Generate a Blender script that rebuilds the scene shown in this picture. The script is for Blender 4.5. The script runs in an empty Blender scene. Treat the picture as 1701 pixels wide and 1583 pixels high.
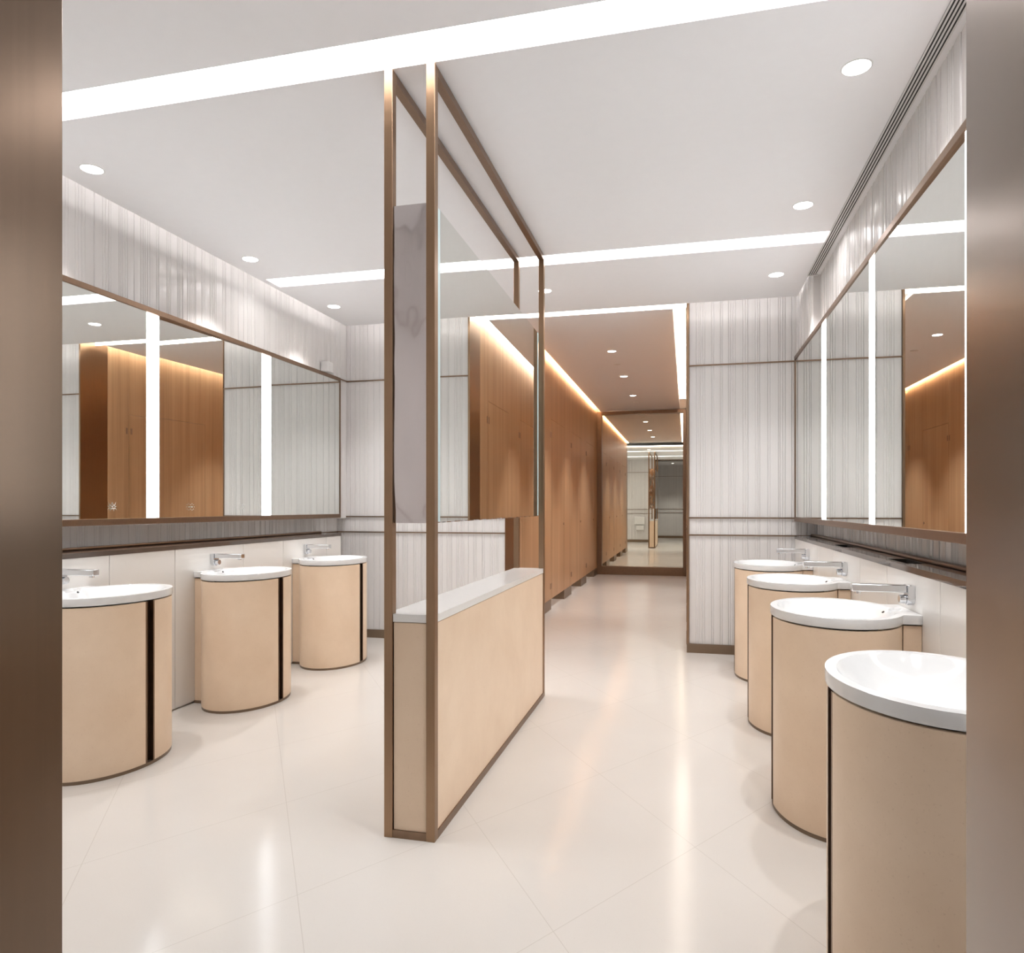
import bpy, bmesh, math, random
from mathutils import Vector, Matrix
PI = math.pi
C = bpy.context.scene.collection
scene = bpy.context.scene

# ------------------------------------------------------------------ camera
FPX = 1178.9; YAW = math.radians(13.797); HC = 1.25
cam_d = bpy.data.cameras.new('camera'); cam = bpy.data.objects.new('camera', cam_d); C.objects.link(cam)
cam.location = (0, 0, HC); cam.rotation_euler = (PI/2, 0, YAW)
cam_d.sensor_fit = 'HORIZONTAL'; cam_d.sensor_width = 36.0
cam_d.lens = 36.0*FPX/1701.0
cam_d.shift_y = (841.5-791.5)/1701.0
cam_d.clip_start = 0.05; cam_d.clip_end = 100
scene.camera = cam
# ------------------------------------------------------------------ world, exposure
w = bpy.data.worlds.new('world'); scene.world = w; w.use_nodes = True
w.node_tree.nodes['Background'].inputs[0].default_value = (1, 1, 1, 1)
w.node_tree.nodes['Background'].inputs[1].default_value = 0.0
vs = scene.view_settings
vs.view_transform = 'Standard'; vs.look = 'None'; vs.gamma = 1.0; vs.exposure = 0.60
try: vs.use_curve_mapping = False
except Exception: pass

# light levels
E_DOWN = 42.0; E_DOWN_COR = 90.0; LENS = 9.0
S_SLOT = 6.5; S_MIRROR = 5.2; S_COVE = 6.5; S_COVE_L = 5.5; S_WARM = 30.0; S_CORR = 6.0; E_STALL = 30.0; E_LOBBY = 85.0
COOL = (0.90, 0.95, 1.0); NEUT = (1.0, 0.96, 0.93); WARM = (1.0, 0.74, 0.48); WHITEL = (1.0, 0.97, 0.95)

# ------------------------------------------------------------------ materials
def new_mat(name):
    m = bpy.data.materials.new(name); m.use_nodes = True
    nt = m.node_tree; b = nt.nodes['Principled BSDF']
    return m, nt, b
def sset(b, **k):
    for n, v in k.items():
        n = n.replace('_', ' ')
        if n in b.inputs: b.inputs[n].default_value = v
def coords(nt, scale, rot=(0, 0, 0)):
    g = nt.nodes.new('ShaderNodeTexCoord'); mp = nt.nodes.new('ShaderNodeMapping')
    mp.inputs['Scale'].default_value = scale; mp.inputs['Rotation'].default_value = rot
    nt.links.new(g.outputs['Object'], mp.inputs['Vector']); return mp.outputs['Vector']
def noise(nt, vec, scale, detail=3, rough=.5):
    n = nt.nodes.new('ShaderNodeTexNoise'); n.inputs['Scale'].default_value = scale
    n.inputs['Detail'].default_value = detail; n.inputs['Roughness'].default_value = rough
    nt.links.new(vec, n.inputs['Vector']); return n.outputs['Fac']
def ramp(nt, fac, stops):
    r = nt.nodes.new('ShaderNodeValToRGB'); e = r.color_ramp.elements
    e[0].position, e[0].color = stops[0][0], (*stops[0][1], 1)
    e[1].position, e[1].color = stops[-1][0], (*stops[-1][1], 1)
    for p, c in stops[1:-1]:
        x = e.new(p); x.color = (*c, 1)
    nt.links.new(fac, r.inputs['Fac']); return r.outputs['Color']
def bump(nt, b, h, strength, dist=.002):
    n = nt.nodes.new('ShaderNodeBump'); n.inputs['Strength'].default_value = strength
    n.inputs['Distance'].default_value = dist
    nt.links.new(h, n.inputs['Height']); nt.links.new(n.outputs['Normal'], b.inputs['Normal'])
def mix(nt, fac, a, b_):
    m = nt.nodes.new('ShaderNodeMix'); m.data_type = 'RGBA'
    nt.links.new(fac, m.inputs[0]); 
    for s, i in ((a, 6), (b_, 7)):
        if hasattr(s, 'links'): nt.links.new(s, m.inputs[i])
        else: m.inputs[i].default_value = (*s, 1)
    return m.outputs[2]

M = {}
def simple(key, col, rough=.5, metal=0.0, spec=.5, var=0.0, sc=20.0):
    m, nt, b = new_mat(key)
    sset(b, Roughness=rough, Metallic=metal, Specular_IOR_Level=spec)
    f = noise(nt, coords(nt, (1, 1, 1)), sc)
    v = var or .01
    c0 = tuple(max(0, x*(1-v)) for x in col); c1 = tuple(min(1, x*(1+v)) for x in col)
    nt.links.new(ramp(nt, f, [(.3, c0), (.7, c1)]), b.inputs['Base Color'])
    M[key] = m; return m, nt, b
simple('paint', (.92, .915, .935), .7, var=.005)
simple('flute', (.74, .715, .705), .22, spec=.55, var=.02, sc=1.5)
simple('panel', (.84, .81, .775), .25, spec=.4, var=.012, sc=2.0)
simple('ceramic', (.79, .79, .79), .12, spec=.5)
simple('white_top', (.83, .82, .80), .2, spec=.5)
simple('plastic', (.78, .77, .76), .4)
simple('dark', (.012, .010, .008), .6)
simple('dark_bronze', (.06, .035, .02), .35, metal=.8)
simple('chrome', (.72, .73, .75), .16, metal=1.0)
simple('mirror', (.80, .825, .80), .0, metal=1.0)
simple('end_mirror', (.80, .77, .66), .0, metal=1.0)
simple('teal_edge', (.62, .78, .80), .35)
simple('etch', (.70, .74, .70), .5)
simple('rubber', (.09, .065, .05), .5)
simple('plinth', (.22, .155, .105), .35, metal=.5)
simple('hinge_plate', (.33, .21, .15), .4, metal=.3)
# brushed bronze: fine horizontal or vertical brush lines
def bronze(key, col, scale, rough=.34, st=.06, aniso=0.0):
    m, nt, b = new_mat(key); sset(b, Metallic=1.0, Roughness=rough, Anisotropic=aniso)
    f = noise(nt, coords(nt, scale), 1.0, 4, .7)
    c0 = tuple(x*.93 for x in col); c1 = tuple(x*1.05 for x in col)
    nt.links.new(ramp(nt, f, [(.3, c0), (.7, c1)]), b.inputs['Base Color'])
    bump(nt, b, f, st, .001); M[key] = m
bronze('bronze', (.33, .215, .135), (300, 300, 4))
bronze('bronze_jamb', (.155, .10, .063), (60, 60, .8), rough=.24, st=.004)
sset(M['bronze_jamb'].node_tree.nodes['Principled BSDF'], Coat_Weight=.8, Coat_Roughness=.24)
bronze('bronze_frame', (.26, .175, .12), (30, 30, 30), rough=.36, st=.02)
# wavy polished steel
m, nt, b = new_mat('steel_wavy'); sset(b, Metallic=1.0, Roughness=.10); b.inputs['Base Color'].default_value = (.66, .62, .62, 1)
bump(nt, b, noise(nt, coords(nt, (6, 6, 2.2)), 1.6, 1, .3), .8, .028); M['steel_wavy'] = m
# beige limestone
m, nt, b = new_mat('limestone'); sset(b, Roughness=.38, Specular_IOR_Level=.35)
v = coords(nt, (1, 1, 1))
a = ramp(nt, noise(nt, v, 3.5, 6, .6), [(.3, (.79, .605, .44)), (.7, (.87, .69, .52))])
s = ramp(nt, noise(nt, v, 160, 2, .6), [(.28, (.45, .32, .21)), (.36, (1, 1, 1))])
mm = nt.nodes.new('ShaderNodeMix'); mm.data_type = 'RGBA'; mm.blend_type = 'MULTIPLY'; mm.inputs[0].default_value = .16
nt.links.new(a, mm.inputs[6]); nt.links.new(s, mm.inputs[7]); nt.links.new(mm.outputs[2], b.inputs['Base Color']); M['limestone'] = m
# oak veneer, vertical grain in stripes
def wood(key, shift):
    m, nt, b = new_mat(key); sset(b, Roughness=.42, Specular_IOR_Level=.35)
    v = coords(nt, (30, 30, .55)); v2 = coords(nt, (9, 9, .12))
    f1 = noise(nt, v, 1.0, 6, .65); f2 = noise(nt, v2, 1.0, 2, .5)
    md = nt.nodes.new('ShaderNodeMath'); md.operation = 'MULTIPLY_ADD'; md.inputs[1].default_value = .6
    nt.links.new(f1, md.inputs[0])
    m2 = nt.nodes.new('ShaderNodeMath'); m2.operation = 'MULTIPLY'; m2.inputs[1].default_value = .4
    nt.links.new(f2, m2.inputs[0]); nt.links.new(m2.outputs[0], md.inputs[2])
    c = ramp(nt, md.outputs[0], [(.36, (.47*shift, .28*shift, .155*shift)), (.5, (.55*shift, .34*shift, .19*shift)), (.64, (.62*shift, .395*shift, .23*shift))])
    nt.links.new(c, b.inputs['Base Color']); bump(nt, b, f1, .05, .001); M[key] = m
wood('oak', 1.0)
# brown glossy ledge stone
m, nt, b = new_mat('ledge_stone'); sset(b, Roughness=.06, Specular_IOR_Level=.75)
nt.links.new(ramp(nt, noise(nt, coords(nt, (3, 9, 3)), 1.2, 4), [(.35, (.105, .08, .066)), (.65, (.115, .088, .073))]), b.inputs['Base Color']); M['ledge_stone'] = m
# floor: polished cream terrazzo with slanted joints
m, nt, b = new_mat('terrazzo'); sset(b, Roughness=.15, Specular_IOR_Level=.21)
g = nt.nodes.new('ShaderNodeTexCoord'); sep = nt.nodes.new('ShaderNodeSeparateXYZ'); nt.links.new(g.outputs['Object'], sep.inputs[0])
def MATH(op, a, b_=None, c=None):
    n = nt.nodes.new('ShaderNodeMath'); n.operation = op
    for i, x in enumerate((a, b_, c)):
        if x is None: continue
        if hasattr(x, 'links'): nt.links.new(x, n.inputs[i])
        else: n.inputs[i].default_value = x
    return n.outputs[0]
def joint(nx, ny, off, sp):
    d = MATH('ADD', MATH('MULTIPLY', sep.outputs[0], nx), MATH('MULTIPLY_ADD', sep.outputs[1], ny, -off+50*sp))
    q = MATH('PINGPONG', d, sp/2)
    return MATH('LESS_THAN', q, .0013)
jt = MATH('MAXIMUM', joint(.829, .559, .14, .695), joint(.839, -.545, -2.14, .70))
v = coords(nt, (1, 1, 1))
base = ramp(nt, noise(nt, v, 1.2, 3), [(.3, (.63, .592, .552)), (.7, (.66, .622, .582))])
sp = ramp(nt, noise(nt, v, 240, 2, .7), [(.28, (.80, .76, .70)), (.38, (1, 1, 1))])
mm = nt.nodes.new('ShaderNodeMix'); mm.data_type = 'RGBA'; mm.blend_type = 'MULTIPLY'; mm.inputs[0].default_value = .4
nt.links.new(base, mm.inputs[6]); nt.links.new(sp, mm.inputs[7])
nt.links.new(mix(nt, MATH('MULTIPLY', jt, .32), mm.outputs[2], (.35, .30, .25)), b.inputs['Base Color']); M['terrazzo'] = m
def emis(key, col, s):
    m, nt, b = new_mat(key); b.inputs['Base Color'].default_value = (.9, .9, .9, 1)
    b.inputs['Emission Color'].default_value = (*col, 1); b.inputs['Emission Strength'].default_value = s; M[key] = m
emis('e_slot', WHITEL, S_SLOT); emis('e_mirror', COOL, S_MIRROR); emis('e_cove', NEUT, S_COVE); emis('e_cove_l', NEUT, S_COVE_L)
emis('e_warm', WARM, S_WARM); emis('e_corr', (1, .90, .78), S_CORR); emis('e_lens', (1, .97, .93), LENS)

# ------------------------------------------------------------------ mesh helpers
class MB:
    def __init__(s): s.v = []; s.f = []
    def box(s, x0, x1, y0, y1, z0, z1):
        x0, x1 = sorted((x0, x1)); y0, y1 = sorted((y0, y1)); z0, z1 = sorted((z0, z1))
        i = len(s.v)
        s.v += [(x0, y0, z0), (x1, y0, z0), (x1, y1, z0), (x0, y1, z0), (x0, y0, z1), (x1, y0, z1), (x1, y1, z1), (x0, y1, z1)]
        s.f += [(i, i+3, i+2, i+1), (i+4, i+5, i+6, i+7), (i, i+1, i+5, i+4), (i+1, i+2, i+6, i+5), (i+2, i+3, i+7, i+6), (i+3, i, i+4, i+7)]
        return s
    def prism(s, pts, z0, z1):                  # ccw polygon extruded in z
        n = len(pts); i = len(s.v)
        s.v += [(p[0], p[1], z0) for p in pts]+[(p[0], p[1], z1) for p in pts]
        s.f.append(tuple(range(i+n-1, i-1, -1))); s.f.append(tuple(range(i+n, i+2*n)))
        for k in range(n):
            j = (k+1) % n; s.f.append((i+k, i+j, i+n+j, i+n+k))
        return s
    def cyl(s, c, r, axis, h, n=24, r2=None):   # from c along axis
        ax = Vector(axis).normalized(); t = ax.orthogonal().normalized(); bn = ax.cross(t); c = Vector(c)
        r2 = r if r2 is None else r2; i = len(s.v)
        for q, rr in ((0, r), (h, r2)):
            for k in range(n):
                a = 2*PI*k/n; p = c+ax*q+(t*math.cos(a)+bn*math.sin(a))*rr; s.v.append(tuple(p))
        s.f.append(tuple(range(i+n-1, i-1, -1))); s.f.append(tuple(range(i+n, i+2*n)))
        for k in range(n):
            j = (k+1) % n; s.f.append((i+k, i+j, i+n+j, i+n+k))
        return s
    def ring(s, c, ro, ri, h, n=40):            # flat ring, z from c.z down h
        i = len(s.v)
        for z, r in ((c[2], ro), (c[2]-h, ro*.985), (c[2]-h, ri), (c[2], ri)):
            for k in range(n):
                a = 2*PI*k/n; s.v.append((c[0]+r*math.cos(a), c[1]+r*math.sin(a), z))
        for q in range(4):
            for k in range(n):
                j = (k+1) % n; q2 = (q+1) % 4
                s.f.append((i+q*n+k, i+q2*n+k, i+q2*n+j, i+q*n+j))
        return s
    def build(s, name, mat, parent=None, bevel=0.0, smooth=False, seg=2):
        me = bpy.data.meshes.new(name); me.from_pydata(s.v, [], s.f); me.update()
        bm = bmesh.new(); bm.from_mesh(me); bmesh.ops.recalc_face_normals(bm, faces=bm.faces); bm.to_mesh(me); bm.free()
        me.materials.append(M[mat]); o = bpy.data.objects.new(name, me); C.objects.link(o)
        if parent: o.parent = parent
        if bevel:
            bv = o.modifiers.new('bevel', 'BEVEL'); bv.width = bevel; bv.segments = seg; bv.limit_method = 'ANGLE'; bv.angle_limit = math.radians(40)
        if smooth:
            for p in me.polygons: p.use_smooth = True
            try: me.set_sharp_from_angle(angle=math.radians(35))
            except Exception: pass
        return o
def empty(name, label, cat, loc=(0, 0, 0), rz=0, group=None):
    o = bpy.data.objects.new(name, None); C.objects.link(o); o.location = loc; o.rotation_euler = (0, 0, rz)
    o.empty_display_size = .1; o['label'] = label; o['category'] = cat
    if group: o['group'] = group
    return o
def st(o, label=None):
    o['kind'] = 'structure'
    if label: o['label'] = label
    return o
def copy_tree(o, parent=None):
    c = o.copy(); C.objects.link(c)
    if parent: c.parent = parent
    for ch in [x for x in bpy.data.objects if x.parent == o]: copy_tree(ch, c)
    return c

# fluted cladding: irregular mix of broad slabs and narrow ribs
def flute_profile(L, seed):
    R = random.Random(seed); s = 0; P = [(0, .0)]
    while s < L:
        wd = R.uniform(.040, .074); d0, d1 = R.uniform(.004, .008), R.uniform(.009, .016)
        if R.random() < .5: d0, d1 = d1, d0
        P += [(s+.003, d0*.7), (s+.006, d0), (s+wd*.5, (d0+d1)/2+.002), (s+wd-.006, d1), (s+wd-.003, d1*.7), (s+wd, -.004)]; s += wd
        for _ in range(R.choice([0, 1, 2, 3, 4])):
            r = R.uniform(.012, .022); h = R.uniform(.007, .013)
            P += [(s+r*.15, h*.6), (s+r*.4, h), (s+r*.6, h), (s+r*.85, h*.6), (s+r, -.003)]; s += r
    return [(min(a, L), b if a < L else 0) for a, b in P if a <= L]+[(L, 0)]
def fluted(mb, axis, a0, a1, base, sign, z0, z1, seed, thick=.05):
    """axis 'x': wall runs along x at y=base; 'y': runs along y at x=base. sign: direction the flutes stick out."""
    pr = flute_profile(a1-a0, seed)
    pts = []
    for s, d in pr:
        d *= .36
        pts.append((a0+s, base+sign*d) if axis == 'x' else (base+sign*d, a0+s))
    if axis == 'x': pts += [(a1, base-sign*thick), (a0, base-sign*thick)]
    else: pts += [(base-sign*thick, a1), (base-sign*thick, a0)]
    mb.prism(pts, z0, z1)

# ------------------------------------------------------------------ key dimensions
ZC = 2.91; ZCC = 3.01; ZT = 3.2
XL_UP, XL_LOW, XL_PAN, XL_CEIL = -3.19, -3.29, -3.045, -3.035
XR_UP, XR_LOW, XR_PAN = .935, 1.05, .874
YD = .99; YB = 6.284; YE = 13.25
RAILS = (2.455, 1.154, 1.007)

# ------------------------------------------------------------------ floor
f = MB().box(-3.7, 2.0, -2.75, 13.5, -.06, 0).build('floor', 'terrazzo'); st(f, 'polished cream terrazzo floor with slanted joints')

# ------------------------------------------------------------------ ceilings
mb = MB()
def strip(x0, x1, y0, y1): mb.box(x0, x1, y0, y1, ZC, ZC+.03)
X1S, X2S = -2.985, .84
strip(XL_CEIL, XR_UP+.04, YD, 2.335); strip(XL_CEIL, XR_UP+.04, 2.505, 4.61); strip(XL_CEIL, XR_UP+.04, 4.795, 5.46); strip(XL_CEIL, .852, 5.46, 5.97)
for a, b in ((2.335, 2.505), (4.61, 4.795)):
    strip(XL_CEIL, X1S, a, b); strip(X2S, XR_UP+.04, a, b)
    mb.box(X1S-.012, X2S+.012, a-.012, a, ZC+.03, 3.02); mb.box(X1S-.012, X2S+.012, b, b+.012, ZC+.03, 3.02)
    mb.box(X1S-.012, X1S, a, b, ZC+.03, 3.02); mb.box(X2S, X2S+.012, a, b, ZC+.03, 3.02)
mb.box(-3.7, 2.0, YD-.3, 13.5, ZT, ZT+.05)
st(mb.build('ceiling', 'paint'), 'smooth white plaster ceiling of the washroom')
mb = MB().box(-1.54, -.118, 6.47, 13.15, ZCC, ZCC+.03)
st(mb.build('ceiling', 'paint'), 'lower plaster ceiling panel over the corridor')

def linear(name, label, box, mat, group=None, housing=None):
    r = empty(name, label, 'linear light', ((box[0]+box[1])/2, (box[2]+box[3])/2, box[4]), 0, group)
    o = MB().box(*box).build('diffuser', mat); o.parent = r; o.matrix_parent_inverse = Matrix.Translation(-r.location)
    if housing:
        h = MB().box(*housing).build('housing', 'paint'); h.parent = r; h.matrix_parent_inverse = Matrix.Translation(-r.location)
    return r
linear('linear_light', 'wide glowing slot light across the ceiling, nearest to the doorway', (X1S, X2S, 2.336, 2.504, 2.975, 2.985), 'e_slot', 'ceiling slot lights', (X1S, X2S, 2.336, 2.504, 2.985, 3.02))
linear('linear_light', 'glowing slot light across the ceiling, farther one above the basins', (X1S, X2S, 4.611, 4.794, 2.975, 2.985), 'e_slot', 'ceiling slot lights', (X1S, X2S, 4.611, 4.794, 2.985, 3.02))
linear('linear_light', 'thin glowing line where the corridor ceiling begins', (-1.60, -.0, 6.452, 6.468, 3.012, 3.085), 'e_corr', 'cove lights')
linear('linear_light', 'bright cove light along the right edge of the corridor ceiling', (-.112, -.006, 6.50, 12.45, 3.09, 3.10), 'e_corr', 'cove lights', (-.112, -.006, 6.50, 12.45, 3.10, 3.2))
linear('linear_light', 'warm cove light along the left edge of the corridor ceiling', (-1.535, -1.515, 6.55, 13.05, 3.041, 3.065), 'e_warm', 'cove lights')
linear('linear_light', 'cove light along the far edge of the main ceiling', (-2.98, .84, 5.925, 5.94, 2.945, 2.97), 'e_cove', 'cove lights')
linear('linear_light', 'cove light washing the left fluted wall above the mirror', (-3.0, -2.985, 1.05, 5.92, 2.945, 2.965), 'e_cove_l', 'cove lights')

# ------------------------------------------------------------------ walls
mb = MB()
fluted(mb, 'x', XL_LOW-.05, -1.604, YB, -1, 0.0, ZT, 11, .32)
st(mb.build('wall_back', 'flute'), 'white fluted end wall left of the corridor')
mb = MB()
fluted(mb, 'x', .022, XR_LOW+.1, YB, -1, 0.0, ZT, 29, .32)
st(mb.build('wall_back', 'flute'), 'white fluted end wall right of the corridor')
mb = MB()
fluted(mb, 'y', YD, YB, XL_UP, 1, 1.14, ZT, 5, .2)
fluted(mb, 'y', YD, YB, XL_LOW, 1, 0, 1.14, 6, .1)
st(mb.build('wall_left', 'flute'), 'white fluted wall behind the left basins')
mb = MB()
fluted(mb, 'y', YD, 5.46, XR_UP, -1, 1.14, ZT, 7, .2)
fluted(mb, 'y', 5.46, YB, .885, -1, 1.14, ZT, 8, .25)
fluted(mb, 'y', YD, YB, XR_LOW, -1, 0, 1.14, 9, .1)
st(mb.build('wall_right', 'flute'), 'white fluted wall behind the right basins')
# wall around the entrance, doorway x -1.03 .. .337
XJ0, XJ1, ZJ = -1.03, .337, 2.86
mb = MB()
fluted(mb, 'x', XL_LOW-.05, -1.17, YD-.03, 1, 0, ZT, 13, .12)
mb.box(-1.17, XJ0-.03, YD-.15, YD-.005, 0, ZT)
fluted(mb, 'x', XJ1+.03, XR_LOW+.1, YD-.03, 1, 0, ZT, 14, .12)
mb.box(XJ0-.03, XJ1+.03, YD-.15, YD-.005, ZJ+.03, ZT)
st(mb.build('wall_front', 'flute'), 'fluted wall around the entrance doorway')
mb = MB()
mb.box(XJ0-.03, XJ0, YD-.62, YD, 0, ZJ+.03)
st(mb.build('trim_1', 'bronze_jamb', bevel=.0015), 'brushed bronze jamb on the left of the doorway')
mb = MB().box(XJ1, XJ1+.03, YD-.62, YD, 0, ZJ+.03)
st(mb.build('trim_2', 'bronze_jamb', bevel=.0015), 'brushed bronze jamb on the right of the doorway')
mb = MB().box(XJ0, XJ1, YD-.62, YD, ZJ, ZJ+.03)
st(mb.build('trim_3', 'bronze_jamb'), 'bronze lintel of the doorway')
# lobby behind the camera
mb = MB()
fluted(mb, 'x', -2.4, 1.5, -2.6, 1, 0, 2.95, 15, .1)
st(mb.build('wall_lobby', 'flute'))
mb = MB(); mb.box(-2.5, -2.4, -2.7, YD-.15, 0, 2.95); mb.box(1.5, 1.6, -2.7, YD-.15, 0, 2.95)
mb.box(-2.4, XJ0-.03, YD-.19, YD-.155, 0, 2.95); mb.box(XJ1+.03, 1.5, YD-.19, YD-.155, 0, 2.95)
mb.box(XJ0-.03, XJ1+.03, YD-.19, YD-.155, ZJ+.03, 2.95)
st(mb.build('wall_lobby', 'paint'))
st(MB().box(-2.5, 1.6, -2.75, YD-.15, 2.9, 2.95).build('ceiling', 'paint'), 'lobby ceiling behind the doorway')
# rails, baseboards
def rail(n, *boxes):
    mb = MB()
    for b_ in boxes: mb.box(*b_)
    return st(mb.build('trim_%d' % n, 'bronze_frame'))
n = 4
for z in RAILS:
    h = .006
    rail(n, (-3.2 if z > 1.1 else XL_LOW, -1.604, YB-.019, YB-.013, z-h, z+h)); n += 1
    rail(n, (.012, .873 if z > 1.1 else XR_LOW, YB-.019, YB-.013, z-h, z+h)); n += 1
    rail(n, (-3.2, -1.17, YD-.018, YD-.010, z-h, z+h)); n += 1
    rail(n, (-2.4, 1.5, -2.588, -2.580, z-h, z+h)); n += 1
rail(n, (XL_UP+.012, XL_UP+.018, 6.06, YB-.013, 2.455-.006, 2.455+.006)); n += 1
rail(n, (XL_LOW+.012, XL_LOW+.018, YD, YB-.013, 1.001, 1.013)); n += 1
rail(n, (XR_LOW-.018, XR_LOW-.012, YD, YB-.013, 1.001, 1.013)); n += 1
# bronze end caps of the two end walls
mb = MB().box(-1.6045, -1.601, YB-.02, 6.63, 0, ZT)
st(mb.build('trim_%d' % n, 'bronze')); n += 1
mb = MB(); mb.box(.004, .022, YB-.022, 6.63, 0, ZT)
st(mb.build('trim_%d' % n, 'bronze')); n += 1
def baseb(name, *b_):
    return st(MB().box(*b_).build(name, 'plinth'))
baseb('baseboard_back', -3.28, -1.601, YB-.026, YB-.012, 0, .078)
baseb('baseboard_back', .004, 1.04, YB-.026, YB-.012, 0, .078)
baseb('baseboard_front', -3.28, XJ0-.03, YD-.02, YD-.002, 0, .09)
baseb('baseboard_lobby', -2.4, 1.5, -2.59, -2.575, 0, .09)

# corridor: stall fronts with doors
DOORS = [(6.945, 7.905), (8.515, 9.475), (10.085, 11.045), (11.655, 12.615)]
ZD0, ZD1 = .125, 2.315
dn = 1
for side in (-1, 1):
    xf = -1.602 if side < 0 else .004; xb = xf-.04 if side < 0 else xf+.04
    mb = MB(); g_ = .004
    y = 6.63
    for a, b_ in DOORS+[(13.2, 13.2)]:
        mb.box(xf, xb, y, a-g_, ZD0, ZD1+g_); y = b_+g_
    # upper band split at the joints by fine grooves
    ys = [6.63]+[q for d_ in DOORS for q in d_]+[13.2]
    for i in range(len(ys)-1): mb.box(xf, xb, ys[i]+.001, ys[i+1]-.001, ZD1+g_, ZT)
    side_name = 'left' if side < 0 else 'right'
    st(mb.build('wall_corridor_'+side_name, 'oak'), 'oak veneer stall fronts on the %s of the corridor' % side_name)
    mb = MB(); y = 6.63
    for a, b_ in DOORS+[(13.2, 13.2)]:
        mb.box(xf-.003*(-side)*-1, xb+(.14 if side > 0 else -.14), y+.002, a-.002, 0, ZD0); y = b_
    st(mb.build('baseboard_corridor_'+side_name, 'plinth'))
    for a, b_ in DOORS:
        d_ = MB().box(xf, xb-(-.004*side), a+.002, b_-.002, ZD0, ZD1).build('door_%d' % dn, 'oak'); st(d_, 'flush oak stall door on the %s side of the corridor' % side_name)
        for z in (2.125, .28):
            for yy in (a-.035, a+.035):
                MB().box(xf-side*.003, xf, yy-.013, yy+.013, z-.035, z+.035).build('hinge', 'hinge_plate', d_)
        MB().cyl((xf, b_-.045, 1.02), .017, (-side, 0, 0), .006).build('lock', 'hinge_plate', d_, smooth=True)
        dn += 1
    xs = -3.3 if side < 0 else 1.75
    mb = MB().box(xs, xs+.05*side, 6.6, 13.3, 0, ZT)
    mb.box(xb, xs, 6.604, 6.62, 0, ZT)
    for k in range(3):
        yy = (DOORS[k][1]+DOORS[k+1][0])/2
        mb.box(xb+.14*side, xs, yy-.01, yy+.01, .0, ZT)
    st(mb.build('wall_stall_'+side_name, 'paint'))
st(MB().box(-3.4, 1.8, 13.2, YE+.05, 0, ZT).build('wall_end', 'paint'))

# end mirror
r = empty('standing_mirror', 'large bronze framed mirror closing the far end of the corridor', 'mirror', (-.826, 13.2, 0))
def part(mb, name, mat, root, **k):
    o = mb.build(name, mat, **k); o.parent = root; o.matrix_parent_inverse = root.matrix_world.inverted() if False else (Matrix.Translation(root.location) @ Matrix.Rotation(root.rotation_euler.z, 4, 'Z')).inverted()
    return o
mb = MB(); mb.box(-1.60, -1.515, 13.11, 13.195, 0, 3.0); mb.box(-.058, .0, 13.11, 13.195, 0, 3.0)
mb.box(-1.515, -.058, 13.11, 13.195, 2.94, 3.0); mb.box(-1.515, -.058, 13.11, 13.195, 0, .15)
part(mb, 'frame', 'bronze_frame', r, bevel=.003)
part(MB().box(-1.515, -.058, 13.17, 13.19, .15, 2.94), 'glass', 'end_mirror', r)

# ------------------------------------------------------------------ ledges and white panelling under the mirrors
def ledge(side):
    xp, xw = (XL_PAN, XL_LOW+.02) if side < 0 else (XR_PAN, XR_LOW-.02)
    y1 = 5.885 if side < 0 else 6.262
    nm = 'left' if side < 0 else 'right'
    sl = empty('ledge', 'glossy dark brown stone ledge running under the %s mirror' % nm, 'ledge', ((xp+xw)/2, YD+.01, .985))
    holes = [] 
    mb = MB()
    if side > 0: holes = [(2.06, 2.34), (3.30, 3.58), (4.53, 4.81)]
    hx0, hx1 = xp+side*.028, xp+side*.105
    yy = YD+.01
    for a, b_ in holes:
        mb.box(xp-side*.004, xw, yy, a, .985, 1.010); mb.box(xp-side*.004, hx0, a, b_, .985, 1.010); mb.box(hx1, xw, a, b_, .985, 1.010); yy = b_
    mb.box(xp-side*.004, xw, yy, y1, .985, 1.010)
    part(mb, 'slab', 'ledge_stone', sl)
    part(MB().box(xw-side*.036, xw, YD+.02, y1, 1.0101, 1.026), 'lip', 'bronze_frame', sl, bevel=.006)
    for a, b_ in holes:
        part(MB().box(hx0, hx1, a, b_, .986, .99), 'tissue_slot', 'dark', sl)
        fr = MB(); t = .003
        for q in ((hx0, hx0+t, a, b_), (hx1-t, hx1, a, b_), (hx0, hx1, a, a+t), (hx0, hx1, b_-t, b_)): fr.box(q[0], q[1], q[2], q[3], .9905, 1.0106)
        part(fr, 'slot_rim', 'dark', sl)
    # panelling: one run of boards with fine joints
    cs = [1.69, 2.88, 4.08, 5.28] if side < 0 else [1.93, 3.15, 4.35, 5.55]
    js = sorted([q for c_ in cs for q in (c_-.345, c_+.345) if YD+.02 < q < y1])
    ed = [YD+.01]+js+[y1]
    mb = MB()
    for i in range(len(ed)-1): mb.box(xp, xp+side*.02, ed[i]+.002, ed[i+1]-.002, .012, .985)
    mb.box(xp+side*.0202, xp+side*.03, YD+.01, y1, 0, .984)
    o = mb.build('wall_panelling', 'panel', bevel=.0008, seg=1)
    o['label'] = 'cream panelling below the %s ledge' % nm; o['category'] = 'wall panelling'
    return sl
ledge(-1); ledge(1)

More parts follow.
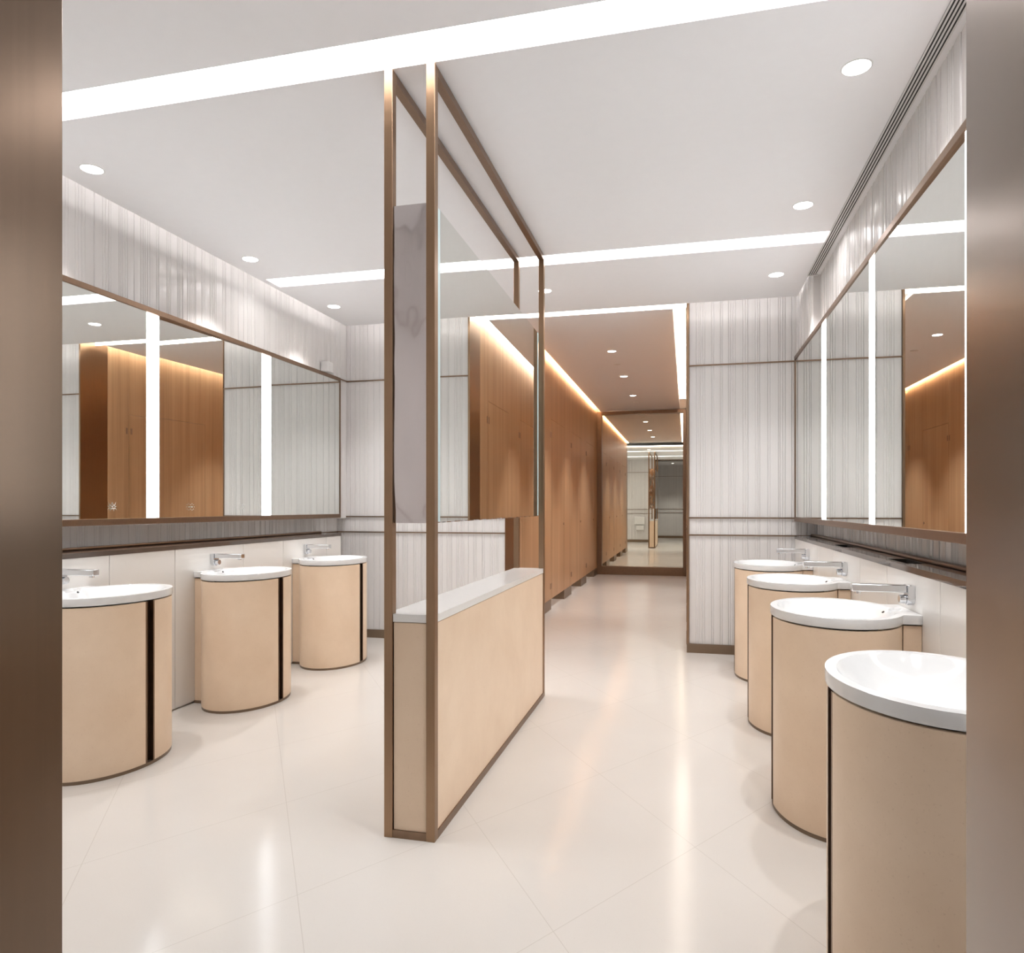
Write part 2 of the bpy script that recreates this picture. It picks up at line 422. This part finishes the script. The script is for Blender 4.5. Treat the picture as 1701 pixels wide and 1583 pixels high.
# ------------------------------------------------------------------ long wall mirrors
def long_mirror(side):
    xf = -3.135 if side < 0 else .868; nm = 'left' if side < 0 else 'right'
    z0, z1 = (1.146, 2.452) if side < 0 else (1.128, 2.492)
    y0, y1 = YD+.03, (6.06 if side < 0 else 6.262)
    xw = XL_UP+.015 if side < 0 else XR_UP-.015
    r = empty('wall_mirror', 'long bronze framed mirror with vertical light strips on the %s wall' % nm, 'mirror', (xf, (y0+y1)/2, z0))
    t = .036; mb = MB()
    mb.box(xf, xw, y0, y1, z1-t*.9, z1); mb.box(xf, xw, y0, y1, z0, z0+t); mb.box(xf, xw, y1-.012, y1, z0+t, z1-t*.9); mb.box(xf, xw, y0, y0+.03, z0+t, z1-t*.9)
    part(mb, 'frame', 'bronze_frame', r, bevel=.002)
    strips = [(2.41, 2.51), (3.61, 3.71), (4.80, 4.915)] if side < 0 else [(1.28, 1.38), (2.46, 2.565), (3.715, 3.80), (4.93, 5.05)]
    xg = xf-side*-.006
    yy = y0+.03; pi_ = 0
    for a, b_ in strips+[(y1-.012, y1)]:
        k_ = {(-1, 2): .0285, (1, 2): .009}.get((side, pi_), 0)
        xa_ = xg+side*k_; pi_ += 1
        q = [(xa_, yy), (xg, a-.001), (xg+side*.006, a-.001), (xa_+side*.006, yy)]
        part(MB().prism(q, z0+t, z1-t*.9), 'glass', 'mirror', r); yy = b_+.001
    for a, b_ in strips:
        part(MB().box(xg-side*.003, xg+side*.008, a, b_, z0+t+.001, z1-t*.9-.004), 'light_strip', 'e_mirror', r)
    return r
# (each pane is its own glass; one on each side stands slightly out of line)
lm = long_mirror(-1); rm = long_mirror(1)
# small etched marks near the bottom of the left mirror
def etched(y, z, kind, x=-3.129):
    mb = MB()
    R = random.Random(kind*7+1)
    if kind == 0:
        for k in range(7):
            a = PI*2*k/7+.2; c_, s_ = math.cos(a), math.sin(a); l = R.uniform(.018, .034)
            q = [(y+c_*.006-s_*.003, z+s_*.006+c_*.003), (y+c_*l, z+s_*l), (y+c_*.006+s_*.003, z+s_*.006-c_*.003)]
            i = len(mb.v); mb.v += [(x, p, q_) for p, q_ in q]+[(x+.0008, p, q_) for p, q_ in q]
            mb.f += [(i, i+1, i+2), (i+3, i+5, i+4), (i, i+3, i+4, i+1), (i+1, i+4, i+5, i+2), (i+2, i+5, i+3, i)]
    else:
        for k in range(8):
            a = PI*2*k/8; mb.cyl((x, y+.02*math.cos(a), z+.02*math.sin(a)), .003, (1, 0, 0), .0008, 8)
        mb.cyl((x, y, z), .005, (1, 0, 0), .0008, 10)
    return part(mb, 'etched_mark', 'etch', lm)
etched(3.345, 1.248, 0); etched(4.02, 1.248, 1, -3.1488); etched(4.56, 1.248, 1, -3.1350)

# ------------------------------------------------------------------ washbasins
AX, AY, NH, WU = .245, .334, .160, .284
def outline(off=0.0, n=288, blend=.012):
    ax, ay, nh = AX-off, AY-off, NH-off*.8
    pts = []
    for k in range(n):
        a = 2*PI*k/n; c_, s_ = math.cos(a), math.sin(a)
        re = 1/math.sqrt((c_/ax)**2+(s_/ay)**2); r = re
        if c_ > 0:
            rr = WU/c_
            if abs(rr*s_) > nh: rr = nh/max(abs(s_), 1e-6)
            if rr*c_ > WU+1e-6: rr = WU/c_
            h = max(blend-abs(re-rr), 0)/blend; r = max(re, rr)+h*h*blend*.25
            if r*c_ > WU: r = WU/c_
        pts.append((r*c_, r*s_))
    return pts
def smooth01(x): x = max(0, min(1, x)); return x*x*(3-2*x)
def basin_mesh():
    N = 288; T = .835; out = outline(0, N); NR, NO = 22, 9
    v, f = [], []
    ia, ib = AX-.030, AY-.040
    rings = []
    def inner(k, rho):
        a = 2*PI*k/N; c_, s_ = math.cos(a), math.sin(a); re = 1/math.sqrt((c_/ia)**2+(s_/ib)**2); return (re*rho*c_, re*rho*s_)
    def chan(x, y):
        return smooth01((.052-abs(y))/.008)*smooth01((x-.10)/.01)*smooth01((WU-.018-x)/.008)
    def ztop(x, y, rho):
        z = T
        if rho < 1: z = T-.004-.105*(1-rho**3.2)**1.0
        elif rho < 1.02: z = T-.004*(1-(rho-1)/.02)
        c = chan(x, y)
        if c > 0: z = min(z, T-.011*c) if rho < 1.0 else T-.011*c
        return z
    for q in range(1, NR+1):
        rho = (q/NR)**.8; rings.append([(*inner(k, rho), ztop(*inner(k, rho), rho if q < NR else .9999)) for k in range(N)])
    for q in range(1, NO+1):
        t = q/NO; R_ = []
        for k in range(N):
            p0, p1 = inner(k, 1), out[k]; e = t if q < NO else .985
            x, y = p0[0]+(p1[0]-p0[0])*e, p0[1]+(p1[1]-p0[1])*e
            R_.append((x, y, ztop(x, y, 1+t)))
        rings.append(R_)
    rings.append([(p[0]*.998, p[1]*.998, T-.002) for p in out]); rings.append([(p[0], p[1], T-.005) for p in out])
    rings.append([(p[0], p[1], .803) for p in out]); rings.append([(p[0]*.996, p[1]*.996, .8) for p in out])
    rings.append([(p[0]*.90, p[1]*.90, .8) for p in out]); rings.append([(p[0]*.90, p[1]*.90, .799) for p in out])
    v.append((0, 0, ztop(0, 0, 0)))
    for r_ in rings: v += r_
    for k in range(N): f.append((0, 1+k, 1+(k+1) % N))
    for q in range(len(rings)-1):
        for k in range(N):
            a, b_ = 1+q*N+k, 1+q*N+(k+1) % N; f.append((a, a+N, b_+N, b_))
    mb = MB(); mb.v = v; mb.f = f
    return mb
def arc_shell(mb, a0, a1, off, thick, z0, z1, n=60):
    o, i = [], []
    for k in range(n+1):
        a = a0+(a1-a0)*k/n; ax, ay = AX-off, AY-off
        o.append((ax*math.cos(a), ay*math.sin(a))); i.append(((ax-thick)*math.cos(a), (ay-thick)*math.sin(a)))
    mb.prism(o+i[::-1], z0, z1)
def washbasin(label, loc, rz):
    r = empty('pedestal_washbasin', label, 'washbasin', loc, rz, 'oval pedestal washbasins')
    OFF = .004; Z0, Z1 = .016, .793
    vn = NH-.012; an = math.asin(vn/(AY-OFF))      # ellipse parameter where the neck begins
    ts = math.asin(.029/(AY-OFF))                   # half width of the grip channel
    basin = basin_mesh().build('basin', 'ceramic', r, smooth=True)
    o = MB().cyl((.168, 0, .790), .008, (-.62, 0, .78), .0, 16); 
    MB().cyl((.185, 0, .8215), .0055, (-.55, 0, .83), .004, 16).build('overflow_hole', 'dark', basin)
    MB().cyl((0, 0, .727), .022, (0, 0, 1), .004, 24).build('drain', 'chrome', basin, smooth=True)
    for s_ in (1, -1):
        mb = MB()
        if s_ > 0: arc_shell(mb, an, PI-ts, OFF, .018, Z0, Z1)
        else: arc_shell(mb, PI+ts, 2*PI-an, OFF, .018, Z0, Z1)
        mb.build('door', 'limestone', r, bevel=.0012, smooth=True, seg=1)
        x0 = (AX-OFF)*math.cos(an)+.003
        mb = MB().box(x0, WU-.001, s_*vn, s_*(vn-.018), Z0, Z1); mb.build('side_panel', 'limestone', r, bevel=.001, seg=1)
        # bronze edge beside the grip channel
        xe = -(AX-OFF)*math.cos(ts)
        MB().box(xe-.0005, xe+.02, s_*.0200, s_*.0285, Z0, Z1).build('edge_trim', 'bronze_frame', r)
    MB().box(-(AX-OFF)+.022, -(AX-OFF)+.03, -.045, .045, Z0, Z1-.002).build('grip_channel', 'dark_bronze', r)
    # inner core and plinth
    pl = outline(OFF+.002); mb = MB().prism(pl, 0, .0155); mb.build('plinth', 'plinth', r)
    cr = [(p[0]*.9, p[1]*.9) for p in outline(OFF+.03)]
    return r
YR = [1.92, 3.15, 4.35, 5.55]; YLf = [2.92, 4.06, 5.22]
b0 = washbasin('oval washbasin on beige stone pedestal, nearest of the right row, cut off by the doorway', (XR_PAN-WU, YR[0], 0), 0)
for i, (y, lb) in enumerate(zip(YR[1:], ['oval washbasin on beige pedestal in the right row, second from the doorway',
        'oval washbasin on beige pedestal in the right row, third from the doorway', 'oval washbasin on beige pedestal at the far end of the right row'])):
    c = copy_tree(b0); c.location = (XR_PAN-WU, y, 0); c['label'] = lb
for y, lb in zip(YLf, ['oval washbasin on beige stone pedestal, nearest of the left row', 'oval washbasin on beige pedestal in the middle of the left row',
        'oval washbasin on beige pedestal at the far end of the left row']):
    c = copy_tree(b0); c.location = (XL_PAN+WU, y, 0); c.rotation_euler = (0, 0, PI); c['label'] = lb

# ------------------------------------------------------------------ wall faucets
def faucet(label, loc, rz):
    r = empty('wall_faucet', label, 'faucet', loc, rz, 'chrome wall faucets')
    # local: wall at x=0, spout towards -x ; z=0 is the plate centre
    w_ = .027; pts = [(-w_, .040), (-w_, -.014)]
    for k in range(13):
        a = PI+PI*k/12; pts.append((w_*math.cos(a), -.014+w_*math.sin(a)))
    pts += [(w_, .040)]
    mb = MB(); n_ = len(pts)
    mb.v = [(0, p[0], p[1]) for p in pts]+[(-.028, p[0], p[1]) for p in pts]
    mb.f = [tuple(range(n_)), tuple(range(2*n_-1, n_-1, -1))]+[(k, (k+1) % n_, n_+(k+1) % n_, n_+k) for k in range(n_)]
    mb.build('wall_plate', 'chrome', r, bevel=.002, smooth=True)
    mb = MB().box(-.228, -.028, -.020, .020, .010, .040); mb.build('spout', 'chrome', r, bevel=.003, smooth=True)
    MB().cyl((-.203, 0, .001), .012, (0, 0, 1), .010, 20).build('aerator', 'chrome', r, smooth=True)
    MB().cyl((-.028, 0, -.017), .018, (-1, 0, 0), .024, 28).build('knob', 'chrome', r, bevel=.0015, smooth=True)
    return r
ZF = .90
f0 = faucet('chrome wall faucet over the second basin of the right row', (XR_PAN, 3.11, ZF), 0)
for y, lb in ((1.86, 'chrome wall faucet over the nearest basin of the right row'), (4.315, 'chrome wall faucet over the third basin of the right row'), (5.57, 'chrome wall faucet over the farthest basin of the right row')):
    c = copy_tree(f0); c.location = (XR_PAN, y, ZF); c['label'] = lb
for y, lb in ((2.90, 'chrome wall faucet over the nearest basin of the left row'), (4.09, 'chrome wall faucet over the middle basin of the left row'), (5.26, 'chrome wall faucet over the farthest basin of the left row')):
    c = copy_tree(f0); c.location = (XL_PAN, y, ZF); c.rotation_euler = (0, 0, PI); c['label'] = lb

# ------------------------------------------------------------------ room divider
PX0, PX1, PY0, PY1 = -1.111, -.908, 2.493, 4.606
dv = empty('room_divider', 'bronze framed divider with low beige stone wall standing between the basin rows', 'divider', ((PX0+PX1)/2, (PY0+PY1)/2, 0))
pw, pd = .034, .036
for x in (PX0, PX1-pw):
    for y in (PY0, PY1-pd):
        part(MB().box(x, x+pw, y, y+pd, 0, 2.903), 'post', 'bronze', dv, bevel=.001, seg=1)
    part(MB().box(x, x+pw, PY0+pd, PY1-pd, 2.87, 2.903), 'top_rail', 'bronze_frame', dv, bevel=.001, seg=1)
mb = MB(); 
for x in (PX0, PX1-.008): mb.box(x, x+.008, PY0+pd, PY1-pd, 0, .03)
mb.box(PX0+pw, PX1-pw, PY0+.002, PY0+.02, 0, .03); mb.box(PX0+pw, PX1-pw, PY1-.02, PY1-.002, 0, .03)
part(mb, 'base_rail', 'bronze_frame', dv)
def notched(ix, iy, ox, oy, z0, z1):      # plan that steps around the four posts
    a0, a1, b0_, b1 = PX0+ox, PX1-ox, PY0+pd+iy, PY1-pd-iy
    c0, c1, d0, d1 = PX0+pw+ix, PX1-pw-ix, PY0+oy, PY1-oy
    return MB().prism([(c0, d0), (c1, d0), (c1, b0_), (a1, b0_), (a1, b1), (c1, b1), (c1, d1), (c0, d1), (c0, b1), (a0, b1), (a0, b0_), (c0, b0_)], z0, z1)
mb = notched(.003, .003, .006, .008, .03, .812)
part(mb, 'stone_panel', 'limestone', dv)
part(notched(.001, .001, .003, .004, .815, .844), 'countertop', 'white_top', dv)
# double sided mirror hung between the posts
hm = empty('mirror_box', 'double sided mirror box hanging between the posts of the divider', 'mirror', ((PX0+PX1)/2, (PY0+PY1)/2, 1.188))
zh0, zh1 = 1.188, 2.388
xn, xf_ = PX1-.008, PX1-.034          # near and far edge of the right hand glass, which hangs slightly out of line
yn, yf = PY0+pd+.003, PY1-pd-.003
part(MB().prism([(PX0+pw+.001, PY0+.012), (PX1-pw-.001, PY0+.012), (PX1-pw-.001, yn), (xn-.006, yn), (xf_-.006, yf), (PX1-pw-.009, yf), (PX1-pw-.009, PY1-.012), (PX0+pw+.001, PY1-.012), (PX0+pw+.001, yf), (PX0+.012, yf), (PX0+.012, yn), (PX0+pw+.001, yn)], zh0, zh1), 'case', 'steel_wavy', hm)
def gl(x0, x1, y0, y1, ny, nf, nm, mt):
    f0_, f1_ = (y0-yn)/(yf-yn), (y1-yn)/(yf-yn)
    xa, xb = x0+(x1-x0)*f0_, x0+(x1-x0)*f1_
    t_ = -.005 if x0 > (PX0+PX1)/2 else .005
    q = [(xa, y0), (xb, y1), (xb+t_, y1), (xa+t_, y0)]
    part(MB().prism(q if t_ < 0 else q[::-1], zh0+.004, zh1-.002), nm, mt, hm)
for x0, x1 in ((xn, xf_), (PX0+.006, PX0+.006)):
    gl(x0, x1, yn+.046, yf-.046, 0, 0, 'glass', 'mirror')
    gl(x0, x1, yn+.001, yn+.045, 0, 0, 'side_strip', 'teal_edge')
    gl(x0, x1, yf-.045, yf-.001, 0, 0, 'side_strip', 'teal_edge')

# ------------------------------------------------------------------ downlights
def downlight(label, x, y, z, power, rad=.052, group='recessed downlights', angle=96, blend=.7):
    r = empty('downlight', label, 'downlight', (x, y, z), 0, group)
    MB().ring((0, 0, .0), rad+.004, rad-.002, .002).build('trim_ring', 'plastic', r)
    MB().cyl((0, 0, -.0012), rad-.003, (0, 0, 1), .001, 36).build('lens', 'e_lens', r)
    l = bpy.data.lights.new('lamp', 'SPOT'); l.energy = power; l.spot_size = math.radians(angle); l.spot_blend = blend; l.shadow_soft_size = .022
    l.color = (.985, .975, .975); lo = bpy.data.objects.new('lamp', l); C.objects.link(lo); lo.parent = r; lo.location = (0, 0, -.01)
    return r
names = ['nearest', 'middle', 'farthest']
downlight('round downlight over the right basins, just inside the doorway and out of view', .625, 1.70, ZC, E_DOWN)
for nm, y in zip(names, (2.915, 4.18, 5.384)): downlight('round ceiling downlight beside the air vent, %s of the three in view' % nm, .625, y, ZC, E_DOWN)
downlight('round ceiling downlight above the entrance end of the left basins', -2.845, 1.65, ZC, E_DOWN)
for nm, y in zip(names, (2.898, 4.204, 5.367)): downlight('round ceiling downlight above the left basins, %s of the three in view' % nm, -2.84, y, ZC, E_DOWN)
downlight('lone ceiling downlight beside the far post of the divider', -1.057, 5.364, ZC, E_DOWN)
for nm, y in zip(names, (8.08, 9.68, 11.38)): downlight('round downlight in the corridor ceiling, %s of three' % nm, -.82, y, ZCC, E_DOWN_COR, .05, angle=78)
downlight('downlight in the lobby ceiling behind the doorway', -.5, -1.4, 2.9, E_LOBBY)
for nm, y in (('nearer', 8.83), ('farther', 12.1)):
    r = empty('sprinkler_head', 'small flush sprinkler plate in the corridor ceiling, the %s one' % nm, 'sprinkler', (-.83, y, ZCC), 0, 'sprinkler heads')
    MB().ring((0, 0, 0), .042, .030, .004).build('trim_ring', 'plastic', r); MB().cyl((0, 0, -.006), .028, (0, 0, 1), .005, 24).build('cover_plate', 'plastic', r)

# stall lights
for side, x in ((-1, -2.4), (1, .9)):
    for k in range(4):
        y = (DOORS[k][0]+DOORS[k][1])/2
        r = empty('ceiling_lamp', 'lamp inside the %s toilet stall on the %s of the corridor' % (('first', 'second', 'third', 'fourth')[k], 'left' if side < 0 else 'right'), 'lamp', (x, y, ZT), 0, 'stall lamps')
        MB().cyl((0, 0, -.02), .06, (0, 0, 1), .02).build('housing', 'plastic', r)
        l = bpy.data.lights.new('lamp', 'POINT'); l.energy = E_STALL; l.shadow_soft_size = .05; l.color = (1, .95, .9)
        lo = bpy.data.objects.new('lamp', l); C.objects.link(lo); lo.parent = r; lo.location = (0, 0, -.08)

# ------------------------------------------------------------------ air vent in the ceiling
v_ = empty('air_vent', 'long linear slot air vent in the ceiling along the right wall', 'air vent', (.875, 3.2, ZC))
part(MB().box(.843, .906, YD+.01, 5.43, ZC-.0025, ZC-.0005), 'backing', 'dark', v_)
for i in range(5):
    x = .843+i*.0138
    part(MB().box(x, x+.0068, YD+.01, 5.43, ZC-.0042, ZC-.0026), 'blade', 'plastic', v_)
part(MB().box(.843, .910, 5.43, 5.445, ZC-.010, ZC-.0005), 'end_plate', 'plastic', v_)

# ------------------------------------------------------------------ small fittings
r = empty('sensor_box', 'small white plastic box on the left wall above the mirror frame', 'sensor', (-3.155, 5.80, 2.455))
part(MB().box(-3.178, -3.10, 5.755, 5.85, 2.457, 2.55), 'case', 'plastic', r, bevel=.006)
r = empty('hand_dryer', 'white dispenser on the entrance wall, seen only in the end mirror', 'dispenser', (-1.6, YD, .43))
part(MB().box(-1.78, -1.42, YD-.012, YD+.14, .62, .90), 'case', 'plastic', r, bevel=.015)
part(MB().box(-1.72, -1.44, YD-.012, YD+.11, .43, .60), 'tray', 'plastic', r, bevel=.01)
